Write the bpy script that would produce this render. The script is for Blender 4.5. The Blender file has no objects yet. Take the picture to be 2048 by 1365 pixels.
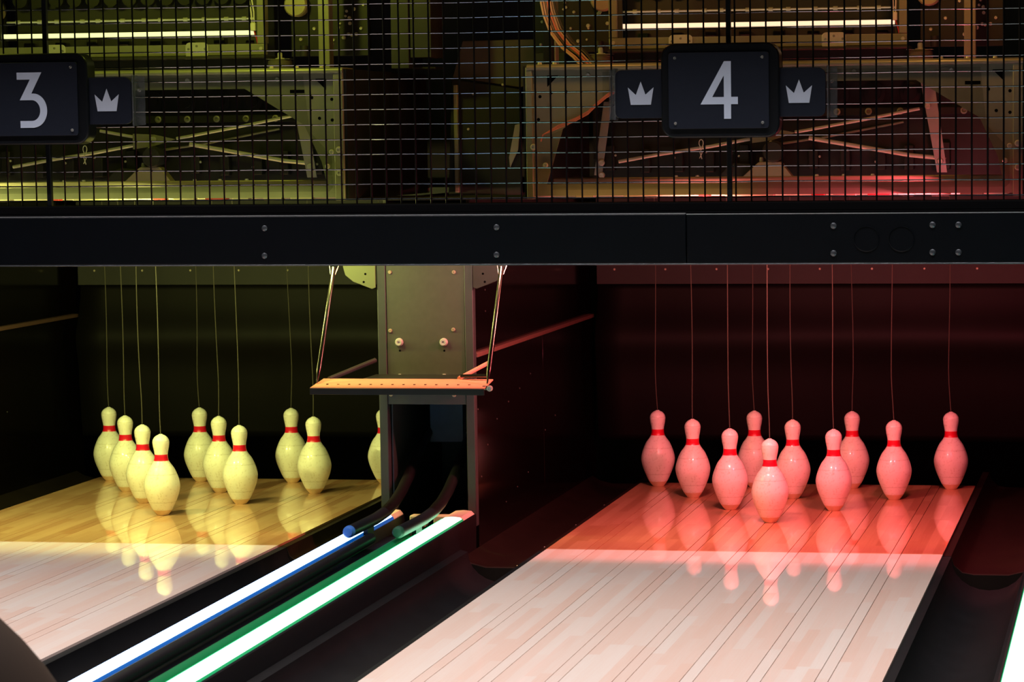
import bpy, math, random
from mathutils import Vector, Matrix
random.seed(7)
S = bpy.context.scene
COL = S.collection

# ------------------------------------------------------------------ camera
CAM = Vector((1.0445, -7.9029, 1.1033))
FPX, PX, PY = 5676.61, 1024 + 330.374, 682.5 + 105.669
YAW, PITCH, ROLL = -0.1640, -0.0920, -0.0105
FW = Vector((math.sin(YAW) * math.cos(PITCH), math.cos(YAW) * math.cos(PITCH), math.sin(PITCH)))
_r = Vector((math.cos(YAW), -math.sin(YAW), 0)); _u = _r.cross(FW)
RT = _r * math.cos(ROLL) + _u * math.sin(ROLL)
UP = -_r * math.sin(ROLL) + _u * math.cos(ROLL)
cd = bpy.data.cameras.new('camera'); cam = bpy.data.objects.new('camera', cd); COL.objects.link(cam)
cam.matrix_world = Matrix(((RT.x, UP.x, -FW.x, CAM.x), (RT.y, UP.y, -FW.y, CAM.y), (RT.z, UP.z, -FW.z, CAM.z), (0, 0, 0, 1)))
cd.sensor_fit = 'HORIZONTAL'; cd.sensor_width = 36; cd.lens = FPX * 36 / 2048
cd.shift_x = -330.374 / 2048; cd.shift_y = 105.669 / 2048
cd.clip_start = 0.05; cd.clip_end = 100
cd.dof.use_dof = True; cd.dof.focus_distance = 7.6; cd.dof.aperture_fstop = 18
S.camera = cam

def at(px, py, Y):
    d = FW + RT * ((px - PX) / FPX) - UP * ((py - PY) / FPX)
    return CAM + d * ((Y - CAM.y) / d.y)

# ------------------------------------------------------------------ world, exposure, lights
w = bpy.data.worlds.new('world'); S.world = w; w.use_nodes = True
w.node_tree.nodes['Background'].inputs[0].default_value = (0.30, 0.36, 0.5, 1)
w.node_tree.nodes['Background'].inputs[1].default_value = 0.006
S.view_settings.view_transform = 'Standard'; S.view_settings.look = 'None'
S.view_settings.exposure = 0.0; S.view_settings.gamma = 1.0; S.view_settings.use_curve_mapping = False

def area(name, loc, target, sx, sy, power, color):
    l = bpy.data.lights.new(name, 'AREA'); l.shape = 'RECTANGLE'; l.size = sx; l.size_y = sy
    l.energy = power; l.color = color
    o = bpy.data.objects.new(name, l); COL.objects.link(o); o.location = loc
    o.rotation_euler = (Vector(target) - Vector(loc)).to_track_quat('-Z', 'Y').to_euler(); return o
def point(name, loc, power, color, r=0.03):
    l = bpy.data.lights.new(name, 'POINT'); l.energy = power; l.color = color; l.shadow_soft_size = r
    o = bpy.data.objects.new(name, l); COL.objects.link(o); o.location = loc; return o
# white strip lamp under the ceiling over the lanes, in front of the masking beam
cl = area('ceiling_strip_light', (-0.9, -1.85, 3.30), (-0.9, -2.6, 0), 5.6, 0.02, 140, (1.0, 0.93, 0.92)); cl.data.spread = math.radians(105)
# hall lights far behind the bowlers
area('hall_light', (-1.5, -6.5, 3.2), (-0.9, -0.8, 1.0), 4.0, 1.2, 1.0, (0.62, 0.76, 1.0))
# coloured wash lamps fixed behind the beam, aimed down at the pins
YG, OR, RD = (0.88, 0.91, 0.25), (1.0, 0.50, 0.14), (1.0, 0.10, 0.15)
def wash(name, x, power, color, tx=None, ty=0.05):
    return area(name, (x, -0.585, 0.90), (x if tx is None else tx, ty, 0.0), 0.16, 0.02, power, color)
wash('yellow_wash_lamp', -2.25, 17, YG, -1.9); wash('yellow_wash_lamp', -1.65, 9, YG, -1.7)
wash('yellow_wash_lamp', -1.18, 3.5, YG, -1.15, -0.45)
wash('pink_wash_lamp', -0.68, 2.0, (1.0, 0.42, 0.36), -0.66, -0.45)
wash('red_wash_lamp', -0.10, 16, (1.0, 0.22, 0.21)); wash('red_wash_lamp', 0.50, 15, RD, 0.3)
# small lamps at the feet and in the tops of the machines
area('machine_foot_lamp_yellow', (-1.75, -0.645, 0.918), (-1.75, -0.47, 1.01), 1.3, 0.015, 0.48, YG)
point('machine_foot_lamp_yellow', (-0.98, -0.60, 0.915), 0.16, YG, 0.015)
area('machine_foot_lamp_amber', (-0.25, -0.645, 0.918), (-0.25, -0.47, 1.01), 0.5, 0.015, 0.16, OR)
area('machine_foot_lamp_red', (0.40, -0.645, 0.918), (0.40, -0.47, 1.01), 0.7, 0.015, 0.19, RD)
point('red_wash_scatter', (0.56, -0.36, 0.97), 1.5, RD, 0.02)  # point lights added inside, standing in for red wash light scattering up
point('red_wash_scatter', (0.20, -0.36, 0.96), 0.3, RD, 0.02)
for x, p in ((-2.1, 3.5), (-1.35, 8.0)): point('machine_lamp_green', (x, -0.765, 1.70), p, (0.80, 0.88, 0.08), 0.03)
for x, p in ((-0.42, 3.8), (0.50, 5.0)): point('machine_lamp_amber', (x, -0.765, 1.70), p, (1.0, 0.42, 0.09), 0.03)

# ------------------------------------------------------------------ materials
def mat(name, col, rough=0.5, metal=0.0, coat=0.0, noise=0.0, nscale=20, bump=0.0, spec=0.5, emit=None, estr=0, trans=0.0, ior=1.45):
    m = bpy.data.materials.new(name); m.use_nodes = True
    nt = m.node_tree; b = nt.nodes['Principled BSDF']
    b.inputs['Base Color'].default_value = (*col, 1); b.inputs['Roughness'].default_value = rough
    b.inputs['Metallic'].default_value = metal; b.inputs['Coat Weight'].default_value = coat
    b.inputs['Coat Roughness'].default_value = 0.06; b.inputs['Specular IOR Level'].default_value = spec
    b.inputs['Transmission Weight'].default_value = trans; b.inputs['IOR'].default_value = ior
    if emit:
        b.inputs['Emission Color'].default_value = (*emit, 1); b.inputs['Emission Strength'].default_value = estr
    if noise or bump:
        tc = nt.nodes.new('ShaderNodeTexCoord'); n = nt.nodes.new('ShaderNodeTexNoise')
        n.inputs['Scale'].default_value = nscale; n.inputs['Detail'].default_value = 6
        nt.links.new(tc.outputs['Object'], n.inputs['Vector'])
        if noise:
            r = nt.nodes.new('ShaderNodeMix'); r.data_type = 'RGBA'
            r.inputs[6].default_value = (*[max(0, c * (1 - noise)) for c in col], 1)
            r.inputs[7].default_value = (*[min(1, c * (1 + noise)) for c in col], 1)
            nt.links.new(n.outputs['Fac'], r.inputs[0]); nt.links.new(r.outputs[2], b.inputs['Base Color'])
        if bump:
            bp = nt.nodes.new('ShaderNodeBump'); bp.inputs['Strength'].default_value = bump; bp.inputs['Distance'].default_value = 0.002
            nt.links.new(n.outputs['Fac'], bp.inputs['Height']); nt.links.new(bp.outputs[0], b.inputs['Normal'])
    return m

def wood(name, light, dark, rough, segl):
    """lane board: object colour picks the board's tone, cells along Y give the short staggered pieces, noise the grain"""
    m = bpy.data.materials.new(name); m.use_nodes = True; nt = m.node_tree; N = nt.nodes; Lk = nt.links.new
    b = N['Principled BSDF']
    g = N.new('ShaderNodeNewGeometry'); oi = N.new('ShaderNodeObjectInfo')
    sep = N.new('ShaderNodeSeparateXYZ'); Lk(g.outputs['Position'], sep.inputs[0])
    osp = N.new('ShaderNodeSeparateColor'); Lk(oi.outputs['Color'], osp.inputs[0])
    def math_(op, a, c=None):
        n = N.new('ShaderNodeMath'); n.operation = op
        for i, v in enumerate((a, c)):
            if v is None: continue
            if isinstance(v, (int, float)): n.inputs[i].default_value = v
            else: Lk(v, n.inputs[i])
        return n.outputs[0]
    seg = math_('FLOOR', math_('ADD', math_('DIVIDE', sep.outputs['Y'], segl), math_('MULTIPLY', osp.outputs[1], 9.7)))
    cmb = N.new('ShaderNodeCombineXYZ'); Lk(seg, cmb.inputs[0]); Lk(math_('MULTIPLY', osp.outputs[0], 31.0), cmb.inputs[1])
    wn = N.new('ShaderNodeTexWhiteNoise'); wn.noise_dimensions = '3D'; Lk(cmb.outputs[0], wn.inputs['Vector'])
    mp = N.new('ShaderNodeMapping'); mp.inputs['Scale'].default_value = (260, 7, 1); Lk(g.outputs['Position'], mp.inputs['Vector'])
    n1 = N.new('ShaderNodeTexNoise'); n1.inputs['Scale'].default_value = 1; n1.inputs['Detail'].default_value = 5; Lk(mp.outputs[0], n1.inputs['Vector'])
    tone = math_('ADD', math_('MULTIPLY', wn.outputs['Value'], 0.62), math_('MULTIPLY', n1.outputs['Fac'], 0.55))
    tone = math_('ADD', tone, math_('MULTIPLY', osp.outputs[2], 0.2))
    mx = N.new('ShaderNodeMix'); mx.data_type = 'RGBA'; mx.inputs[6].default_value = (*light, 1); mx.inputs[7].default_value = (*dark, 1)
    mx.clamp_factor = True; Lk(math_('SUBTRACT', tone, 0.15), mx.inputs[0]); Lk(mx.outputs[2], b.inputs['Base Color'])
    b.inputs['Roughness'].default_value = rough; b.inputs['Coat Weight'].default_value = 1; b.inputs['Coat Roughness'].default_value = 0.03
    b.inputs['Coat IOR'].default_value = 1.4
    return m

def pin_mat():
    m = mat('pin_plastic', (0.86, 0.84, 0.78), 0.32, coat=0.35); nt = m.node_tree; N = nt.nodes; Lk = nt.links.new
    b = N['Principled BSDF']; tc = N.new('ShaderNodeTexCoord'); sp = N.new('ShaderNodeSeparateXYZ'); Lk(tc.outputs['Object'], sp.inputs[0])
    cr = N.new('ShaderNodeValToRGB'); e = cr.color_ramp.elements
    mr = N.new('ShaderNodeMath'); mr.operation = 'DIVIDE'; mr.inputs[1].default_value = 0.25; Lk(sp.outputs['Z'], mr.inputs[0]); Lk(mr.outputs[0], cr.inputs[0])
    base = (0.86, 0.84, 0.78, 1); seam = (0.70, 0.67, 0.60, 1)
    e[0].position = 0; e[0].color = base; e[1].position = 1; e[1].color = base
    for z in (0.040, 0.122, 0.218):
        for dz, c in ((-0.0016, base), (-0.0005, seam), (0.0005, seam), (0.0016, base)):
            k = cr.color_ramp.elements.new((z + dz) / 0.25); k.color = c
    n = N.new('ShaderNodeTexNoise'); n.inputs['Scale'].default_value = 140; n.inputs['Detail'].default_value = 4; Lk(tc.outputs['Object'], n.inputs['Vector'])
    r2 = N.new('ShaderNodeValToRGB'); r2.color_ramp.elements[0].position = 0.26; r2.color_ramp.elements[0].color = (0.78, 0.74, 0.68, 1); r2.color_ramp.elements[1].position = 0.44; r2.color_ramp.elements[1].color = (1, 1, 1, 1)
    Lk(n.outputs['Fac'], r2.inputs[0])
    mx = N.new('ShaderNodeMix'); mx.data_type = 'RGBA'; mx.blend_type = 'MULTIPLY'; mx.inputs[0].default_value = 1
    Lk(cr.outputs[0], mx.inputs[6]); Lk(r2.outputs[0], mx.inputs[7]); Lk(mx.outputs[2], b.inputs['Base Color'])
    return m

M = dict(
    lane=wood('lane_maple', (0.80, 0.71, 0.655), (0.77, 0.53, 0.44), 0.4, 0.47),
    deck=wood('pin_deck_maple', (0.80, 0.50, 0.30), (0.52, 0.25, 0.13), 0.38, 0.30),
    railspill=mat('rail_green_spill', (0.002, 0.105, 0.036), 0.4, spec=0.3),  # green spill of the light strip put into the rail's own colour
    black=mat('black_plastic', (0.007, 0.007, 0.009), 0.4, spec=0.35, noise=0.3, nscale=30, bump=0.05),
    blackm=mat('black_matte', (0.002, 0.002, 0.0025), 0.9, spec=0.05),
    gutter=mat('gutter_plastic', (0.005, 0.005, 0.006), 0.5, spec=0.22, noise=0.5, nscale=9, bump=0.08),
    gutterflat=mat('gutter_flat', (0.012, 0.008, 0.006), 0.5, spec=0.25, noise=0.4, nscale=12),
    floor=mat('dark_floor', (0.012, 0.011, 0.011), 0.7, noise=0.3),
    wall=mat('dark_wall', (0.02, 0.022, 0.028), 0.8, noise=0.3, nscale=4),
    pin=pin_mat(), band=mat('red_band', (0.70, 0.008, 0.03), 0.3, coat=0.4), pinbase=mat('pin_base', (0.72, 0.52, 0.33), 0.45, noise=0.2, nscale=60),
    cord=mat('cord_fibre', (0.065, 0.06, 0.042), 0.8),
    curtain=mat('curtain_vinyl', (0.0040, 0.0032, 0.0029), 0.55, spec=0.18, noise=0.3, nscale=8, bump=0.1),
    header=mat('curtain_header', (0.014, 0.0145, 0.0135), 0.6, noise=0.15, nscale=30),
    kick=mat('kickback_laminate', (0.004, 0.0028, 0.0026), 0.12, spec=0.5, noise=0.3, nscale=12),
    ledge=mat('kickback_ledge', (0.16, 0.085, 0.065), 0.55),
    tower=mat('tower_steel', (0.085, 0.092, 0.075), 0.5, metal=0.3, noise=0.12, nscale=60),
    towerdark=mat('tower_frame', (0.06, 0.068, 0.07), 0.5, metal=0.3, noise=0.1, nscale=40),
    beam=mat('beam_black', (0.0022, 0.0032, 0.005), 0.35, spec=0.18, noise=0.2, nscale=25),
    edgeglint=mat('edge_glint', (0.75, 0.78, 0.85), 0.35, metal=0.9),  # bright metal standing in for light along the beam's top edge
    beamedge=mat('beam_edge', (0.09, 0.10, 0.115), 0.25, metal=0.6),
    wire=mat('wire_black', (0.02, 0.02, 0.024), 0.3, metal=0.8), wireglint=mat('wire_cross_glint', (0.24, 0.26, 0.31), 0.22, metal=1.0),  # cross wires share the black paint; their glint is put into a lighter metal
    steel=mat('machine_steel', (0.25, 0.25, 0.19), 0.42, metal=0.2, noise=0.15, nscale=25),
    steelb=mat('bright_zinc', (0.70, 0.70, 0.66), 0.3, metal=0.4, noise=0.1, nscale=40),
    chrome=mat('chrome', (0.095, 0.092, 0.08), 0.22, metal=1.0),
    screwd=mat('screw_dark', (0.25, 0.24, 0.22), 0.3, metal=0.8),
    screw=mat('screw_zinc', (0.7, 0.7, 0.68), 0.25, metal=0.8),
    dark=mat('machine_dark', (0.010, 0.010, 0.010), 0.5, noise=0.4, nscale=20),
    darkg=mat('machine_grey', (0.028, 0.028, 0.027), 0.5, noise=0.3, nscale=20),
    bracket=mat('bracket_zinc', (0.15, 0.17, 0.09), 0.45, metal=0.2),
    rubber=mat('rubber', (0.09, 0.08, 0.06), 0.6),
    guard=mat('guard_orange', (0.92, 0.36, 0.25), 0.42, noise=0.08, nscale=60),
    acrylic=mat('acrylic', (0.95, 0.95, 0.95), 0.03, trans=1.0, ior=1.45, spec=0.5),
    holder=mat('acrylic_holder', (0.9, 0.9, 0.9), 0.1),
    smoky=mat('smoky_acrylic', (0.10, 0.09, 0.085), 0.25, noise=0.2, nscale=6),
    blue=mat('flap_blue_lit', (0.03, 0.06, 0.12), 0.5, noise=0.4, nscale=30),  # blue light on the flap is put into its base colour
    signb=mat('sign_black', (0.005, 0.006, 0.008), 0.35, spec=0.3),
    signp=mat('sign_face', (0.011, 0.014, 0.024), 0.42, spec=0.25, noise=0.15, nscale=80),
    digit=mat('sign_digit', (0.46, 0.53, 0.68), 0.5, spec=0.3), crown=mat('crown_print', (0.46, 0.52, 0.66), 0.5, spec=0.3),
    tubeg=mat('lamp_tube_green', (0.9, 0.9, 0.8), 0.4, emit=(0.86, 0.88, 0.42), estr=1.15),
    tubeo=mat('lamp_tube_amber', (0.9, 0.9, 0.8), 0.4, emit=(1.0, 0.66, 0.44), estr=1.2),
    ledb=mat('led_blue_core', (0.9, 0.95, 1), 0.4, emit=(0.30, 0.55, 1.0), estr=3.5), ledbs=mat('led_blue_edge', (0.02, 0.1, 0.3), 0.4, emit=(0.0, 0.08, 0.38), estr=0.8),
    ledg=mat('led_green_core', (0.9, 1, 0.95), 0.4, emit=(0.30, 1.0, 0.52), estr=3.4), ledgs=mat('led_green_edge', (0.02, 0.25, 0.1), 0.4, emit=(0.0, 0.30, 0.10), estr=0.9), ledgi=mat('led_green_inner', (0.02, 0.25, 0.1), 0.4, emit=(0.0, 0.5, 0.14), estr=2.0),
    cap=mat('pale_end_cap', (0.75, 0.7, 0.6), 0.45), hood=mat('hood_brown', (0.075, 0.042, 0.026), 0.75, noise=0.1, spec=0.15),
    copper=mat('cable_pale', (0.62, 0.46, 0.32), 0.5), red=mat('red_plastic', (0.5, 0.03, 0.03), 0.4), pinkw=mat('red_wire', (0.6, 0.18, 0.14), 0.5),
    white=mat('white_plastic', (0.75, 0.75, 0.72), 0.4), strap=mat('steel_strap', (0.4, 0.38, 0.38), 0.4, metal=0.4), tan=mat('tan_steel', (0.42, 0.36, 0.26), 0.45, metal=0.4),
)

def clear_sheet(m, gloss):
    nt = m.node_tree; b = nt.nodes['Principled BSDF']; out = [n for n in nt.nodes if n.type == 'OUTPUT_MATERIAL'][0]
    b.inputs['Transmission Weight'].default_value = 0; b.inputs['Base Color'].default_value = (0.01, 0.01, 0.01, 1); b.inputs['Roughness'].default_value = 0.08
    tr_ = nt.nodes.new('ShaderNodeBsdfTransparent'); tr_.inputs[0].default_value = (0.93, 0.94, 0.93, 1)
    mx = nt.nodes.new('ShaderNodeMixShader'); mx.inputs[0].default_value = gloss
    nt.links.new(tr_.outputs[0], mx.inputs[1]); nt.links.new(b.outputs[0], mx.inputs[2]); nt.links.new(mx.outputs[0], out.inputs['Surface'])
clear_sheet(M['acrylic'], 0.05); clear_sheet(M['holder'], 0.30); M['holder'].node_tree.nodes['Principled BSDF'].inputs['Base Color'].default_value = (0.16, 0.17, 0.19, 1)

# ------------------------------------------------------------------ helpers
class MB:
    def __init__(s): s.v = []; s.f = []
    def _a(s, vs, fs):
        o = len(s.v); s.v += [Vector(p) for p in vs]; s.f += [tuple(i + o for i in f) for f in fs]; return s
    def box(s, x0, x1, y0, y1, z0, z1):
        return s._a([(x, y, z) for z in (z0, z1) for y in (y0, y1) for x in (x0, x1)],
                    [(0, 2, 3, 1), (4, 5, 7, 6), (0, 1, 5, 4), (2, 6, 7, 3), (0, 4, 6, 2), (1, 3, 7, 5)])
    def prism(s, poly, y0, y1):          # poly in XZ (counter-clockwise seen from -Y), extruded in Y
        n = len(poly); vs = [(x, y0, z) for x, z in poly] + [(x, y1, z) for x, z in poly]
        return s._a(vs, [tuple(range(n)), tuple(range(2 * n - 1, n - 1, -1))] + [(i, i + n, (i + 1) % n + n, (i + 1) % n) for i in range(n)])
    def prismx(s, poly, x0, x1):         # poly in YZ, extruded in X
        n = len(poly); vs = [(x0, y, z) for y, z in poly] + [(x1, y, z) for y, z in poly]
        return s._a(vs, [tuple(range(n - 1, -1, -1)), tuple(range(n, 2 * n))] + [(i, (i + 1) % n, (i + 1) % n + n, i + n) for i in range(n)])
    def ring(s, outer, inner, y0, y1):   # plate with a hole, same vertex count
        n = len(outer); vs = [(x, y, z) for y in (y0, y1) for P in (outer, inner) for x, z in P]; fs = []
        for i in range(n):
            j = (i + 1) % n
            fs += [(i, j, n + j, n + i), (2 * n + j, 2 * n + i, 3 * n + i, 3 * n + j), (j, i, 2 * n + i, 2 * n + j), (n + i, n + j, 3 * n + j, 3 * n + i)]
        return s._a(vs, fs)
    def tube(s, pts, r, n=10, cap=True):
        pts = [Vector(p) for p in pts]; k = len(pts); rs = r if isinstance(r, (list, tuple)) else [r] * k
        t0 = (pts[1] - pts[0]).normalized(); ref = Vector((0, 0, 1)) if abs(t0.z) < 0.9 else Vector((1, 0, 0))
        vs = []; a = (ref - t0 * ref.dot(t0)).normalized()
        for i in range(k):
            t = (pts[min(i + 1, k - 1)] - pts[max(i - 1, 0)]).normalized()
            a = (a - t * a.dot(t)).normalized(); b = t.cross(a)
            vs += [pts[i] + (a * math.cos(q) + b * math.sin(q)) * rs[i] for q in (2 * math.pi * j / n for j in range(n))]
        fs = [(i * n + j, i * n + (j + 1) % n, (i + 1) * n + (j + 1) % n, (i + 1) * n + j) for i in range(k - 1) for j in range(n)]
        if cap: fs += [tuple(range(n - 1, -1, -1)), tuple(range((k - 1) * n, k * n))]
        return s._a(vs, fs)
    def lathe(s, prof, c, n=32, axis='z'):
        vs = []; k = len(prof)
        for r, z in prof:
            for j in range(n):
                q = 2 * math.pi * j / n; p = (r * math.cos(q), r * math.sin(q), z)
                if axis == 'y': p = (p[0], z, -p[1])
                if axis == 'x': p = (z, p[0], p[1])
                vs.append(Vector(p) + Vector(c))
        fs = [(i * n + j, i * n + (j + 1) % n, (i + 1) * n + (j + 1) % n, (i + 1) * n + j) for i in range(k - 1) for j in range(n)]
        if prof[0][0] > 1e-6: fs.append(tuple(range(n - 1, -1, -1)))
        if prof[-1][0] > 1e-6: fs.append(tuple(range((k - 1) * n, k * n)))
        return s._a(vs, fs)
    def build(s, name, m, parent=None, bev=0.0, smooth=True):
        me = bpy.data.meshes.new(name); vs = s.v
        if parent is not None: off = Vector(parent.matrix_basis.translation) if parent.parent is None else Vector(parent['o'])
        else:
            lo = [min(v[i] for v in vs) for i in range(3)]; hi = [max(v[i] for v in vs) for i in range(3)]
            off = Vector(((lo[0] + hi[0]) / 2, (lo[1] + hi[1]) / 2, lo[2]))
        me.from_pydata([v - off for v in vs], [], s.f); me.materials.append(m if isinstance(m, bpy.types.Material) else M[m])
        import bmesh
        bm = bmesh.new(); bm.from_mesh(me); bmesh.ops.recalc_face_normals(bm, faces=bm.faces); bm.to_mesh(me); bm.free()
        if smooth:
            me.polygons.foreach_set('use_smooth', [True] * len(me.polygons)); me.set_sharp_from_angle(angle=math.radians(35))
        o = bpy.data.objects.new(name, me); COL.objects.link(o)
        if parent is None: o.location = off
        else: o.parent = parent; ORG[o.name] = off
        if bev:
            b = o.modifiers.new('bevel', 'BEVEL'); b.width = bev; b.segments = 2; b.limit_method = 'ANGLE'; b.angle_limit = math.radians(40)
        return o
ORG = {}
_build = MB.build
def build(s, name, m, parent=None, bev=0.0, smooth=True):
    if parent is not None and parent.parent is not None: parent['o'] = ORG[parent.name]
    o = _build(s, name, m, parent, bev, smooth)
    if parent is not None and parent.parent is not None: del parent['o']
    return o
MB.build = build
def tag(o, label=None, cat=None, group=None, kind=None):
    if label: o['label'] = label
    if cat: o['category'] = cat
    if group: o['group'] = group
    if kind: o['kind'] = kind
    return o
def thing(name, loc, label, cat, group=None):
    o = bpy.data.objects.new(name, None); o.empty_display_size = 0.05; COL.objects.link(o); o.location = loc
    return tag(o, label, cat, group)
def copy_tree(o, parent=None):
    c = o.copy(); COL.objects.link(c); c.parent = parent
    for ch in list(o.children): copy_tree(ch, c)
    return c
def rrect(cx, cz, hw, hh, r, n=6):
    P = []
    for sx, sz, a0 in ((1, -1, -90), (1, 1, 0), (-1, 1, 90), (-1, -1, 180)):
        for k in range(n + 1):
            a = math.radians(a0 + 90 * k / n); P.append((cx + sx * (hw - r) + r * math.cos(a), cz + sz * (hh - r) + r * math.sin(a)))
    return P
def bolt(parent, c, r, h=0.006, m='screw', name='bolt', axis='y', s=-1):
    return MB().lathe([(r, 0), (r, s * h * .4), (r * .75, s * h), (r * .35, s * h), (r * .3, s * h * .7), (0, s * h * .7)], c, 14, axis).build(name, m, parent)

DX = 1.7967                       # pitch of the lanes
LX = {3: -DX, 4: 0.0}
BEAM_Y = -0.86

# ------------------------------------------------------------------ setting
fl = MB().box(-5, 4, -8.6, 2.6, -0.26, -0.22).build('floor', 'floor'); tag(fl, kind='structure')
wb = MB().box(-5, 4, 2.3, 2.4, -0.22, 3.4).build('wall_back', 'wall'); tag(wb, kind='structure')
ce = MB().box(-5, 4, -8.6, 2.4, 3.4, 3.5).build('ceiling', 'wall'); tag(ce, kind='structure')
vl = MB().box(-4.5, 3.5, -1.70, -1.685, 2.972, 3.4).build('light_baffle', 'wall'); tag(vl, kind='structure')  # unseen board added to keep the ceiling strip light off the machines

# ------------------------------------------------------------------ lanes
W = 1.0541; NB = 39; bw = W / NB
DECK0, DECK1 = -0.57, 0.872
seams = set(k for q in range(4, 39, 5) for k in (q, q + 1))
for ln in (3, 4):
    t = thing('bowling_lane', (LX[ln], -1.2, -0.22), 'pale maple bowling lane %s' % ('whose pins stand in yellow light, ending at sign 3' if ln == 3 else 'whose pins stand in red light, ending under sign 4'), 'bowling lane', 'bowling lanes')
    MB().box(LX[ln] - W / 2, LX[ln] + W / 2, -4.4, DECK1 - 0.004, -0.219, -0.028).build('lane_bed', 'blackm', t)
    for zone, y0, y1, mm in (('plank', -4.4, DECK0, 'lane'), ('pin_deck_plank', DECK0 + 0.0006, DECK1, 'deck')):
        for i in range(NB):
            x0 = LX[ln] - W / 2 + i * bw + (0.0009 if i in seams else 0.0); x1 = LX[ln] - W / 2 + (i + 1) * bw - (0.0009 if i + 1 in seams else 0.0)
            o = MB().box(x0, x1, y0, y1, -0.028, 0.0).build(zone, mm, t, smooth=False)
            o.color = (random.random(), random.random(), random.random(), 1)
    MB().box(LX[ln] - W / 2, LX[ln] + W / 2, DECK1, DECK1 + 0.03, -0.05, -0.002).build('tail_plank', 'gutterflat', t, 0.004)

# gutters: a lip at the lane, a round channel, and a flat insert beside the pin deck
def gutter(x_lane, sgn, label):
    t = thing('gutter', (x_lane + sgn * .119, -1.2, -0.22), label, 'gutter', 'gutters beside the lanes')
    prof = [(0.0, -0.006), (0.022, -0.006)] + [(0.022 + 0.0975 * (1 - math.cos(math.radians(a))), -0.012 - 0.082 * math.sin(math.radians(a))) for a in range(0, 181, 15)] + [(0.237, -0.006)]
    for nm, y0, y1, mt, pr in (('channel', -4.4, -0.56, 'gutter', prof),
                               ('flat_insert', -0.555, 1.28, 'gutterflat', [(0.0, -0.006), (0.021, -0.006), (0.028, -0.03), (0.05, -0.05), (0.08, -0.055), (0.17, -0.055), (0.21, -0.045), (0.237, -0.03)])):
        vs, fs = [], []; k = len(pr)
        for y in (y0, y1): vs += [(x_lane + sgn * px, y, z) for px, z in pr]
        for y in (y0, y1): vs += [(x_lane + sgn * px, y, z - 0.012 if 0 < j < k - 1 else z - 0.03) for j, (px, z) in enumerate(pr)] if nm == 'channel' else [(x_lane + sgn * px, y, -.13) for px, z in pr]
        for j in range(k - 1):
            fs += [(j, j + 1, k + j + 1, k + j), (2 * k + j, 3 * k + j, 3 * k + j + 1, 2 * k + j + 1), (j, 2 * k + j, 2 * k + j + 1, j + 1), (k + j, k + j + 1, 3 * k + j + 1, 3 * k + j)]
        fs += [(0, k, 3 * k, 2 * k), (k - 1, 2 * k - 1, 4 * k - 1, 3 * k - 1)]
        MB()._a(vs, fs).build(nm, mt, t)
    MB().box(min(x_lane, x_lane + sgn * .237) + .005, max(x_lane, x_lane + sgn * .237) - .005, -4.4, 1.28, -.219, -.13).build('gutter_bed', 'blackm', t)
    if sgn < 0:
        for y in (-.55, -.2, .25, .7): bolt(t, (x_lane + sgn * .09, y + .03, -.055), .004, .002, 'screw', 'screw', 'z', 1)
gutter(LX[3] - W / 2, -1, 'black gutter left of lane 3, beyond its yellow-lit boards')
gutter(LX[3] + W / 2, 1, 'black gutter between lane 3 and the blue light strip')
gutter(LX[4] - W / 2, -1, 'black gutter between the green-white light strip and lane 4')
gutter(LX[4] + W / 2, 1, 'black gutter right of lane 4, beside the light strip at the frame edge')

# ------------------------------------------------------------------ ball return tracks between the lanes
def zs(y): return 0.0085 * (y + 1.5)          # the track falls towards the bowlers
def slab(t, name, m, pr, y0, y1, xc, bev=0.0, steps=2):
    vs, fs = [], []; k = len(pr)
    for i in range(steps):
        y = y0 + (y1 - y0) * i / (steps - 1); vs += [(xc + px, y, z + zs(y)) for px, z in pr]
    for i in range(steps - 1):
        for j in range(k): fs.append((i * k + j, i * k + (j + 1) % k, (i + 1) * k + (j + 1) % k, (i + 1) * k + j))
    fs += [tuple(range(k)), tuple(range((steps - 1) * k + k - 1, (steps - 1) * k - 1, -1))]
    return MB()._a(vs, fs).build(name, m, t, bev)
def track(xc, left, right, label, yend=-0.372):
    t = thing('ball_return_track', (xc, -2.0, -0.22), label, 'ball return', 'ball return tracks')
    slab(t, 'base', 'black', [(-.131, -.2), (.131, -.2), (.134, .053), (.131, .056), (.131, .052), (.0705, .052), (.0705, .02), (-.066, .02), (-.070, .052), (-.126, .052), (-.126, .056), (-.131, .053)], -4.4, yend, xc)
    for s, c, hw in ((-1, left, .0262), (1, right, .0315)):
        cx = s * .0985
        def half(wd, h0, h1): return [(cx - wd, h0), (cx + wd, h0), (cx + wd, h0 + (h1 - h0) * .45), (cx + wd * .7, h1 - .002), (cx, h1), (cx - wd * .7, h1 - .002), (cx - wd, h0 + (h1 - h0) * .45)]
        e = -0.50 if s > 0 else -0.47
        st = slab(t, 'light_strip', 'led' + c, half(hw - .003, .05, .066), -4.4, e, xc)
        for q in (-1, 1):
            x0, x1 = cx + q * (hw - .003), cx + q * hw
            slab(t, 'strip_edge', 'ledgi' if (c == 'g' and q == -s) else 'led%ss' % c, [(min(x0, x1), .0525), (max(x0, x1), .0525), (max(x0, x1), .0545), (min(x0, x1), .0605)] if q > 0 else [(min(x0, x1), .0525 if s < 0 else .03), (max(x0, x1), .0525 if s < 0 else .03), (max(x0, x1), .0605), (min(x0, x1), .0545)], -4.4, e, xc)
        slab(t, 'end_cap', 'cap', half(hw, .045, .066), e + .001, yend + .0, xc)
        MB().tube([(xc + s * .0475, y, .050 + zs(y)) for y in (-4.4, -3, -2, -1.2, -.8)], .015, 14).build('rail', 'railspill' if s > 0 else 'black', t)
    return t
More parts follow.
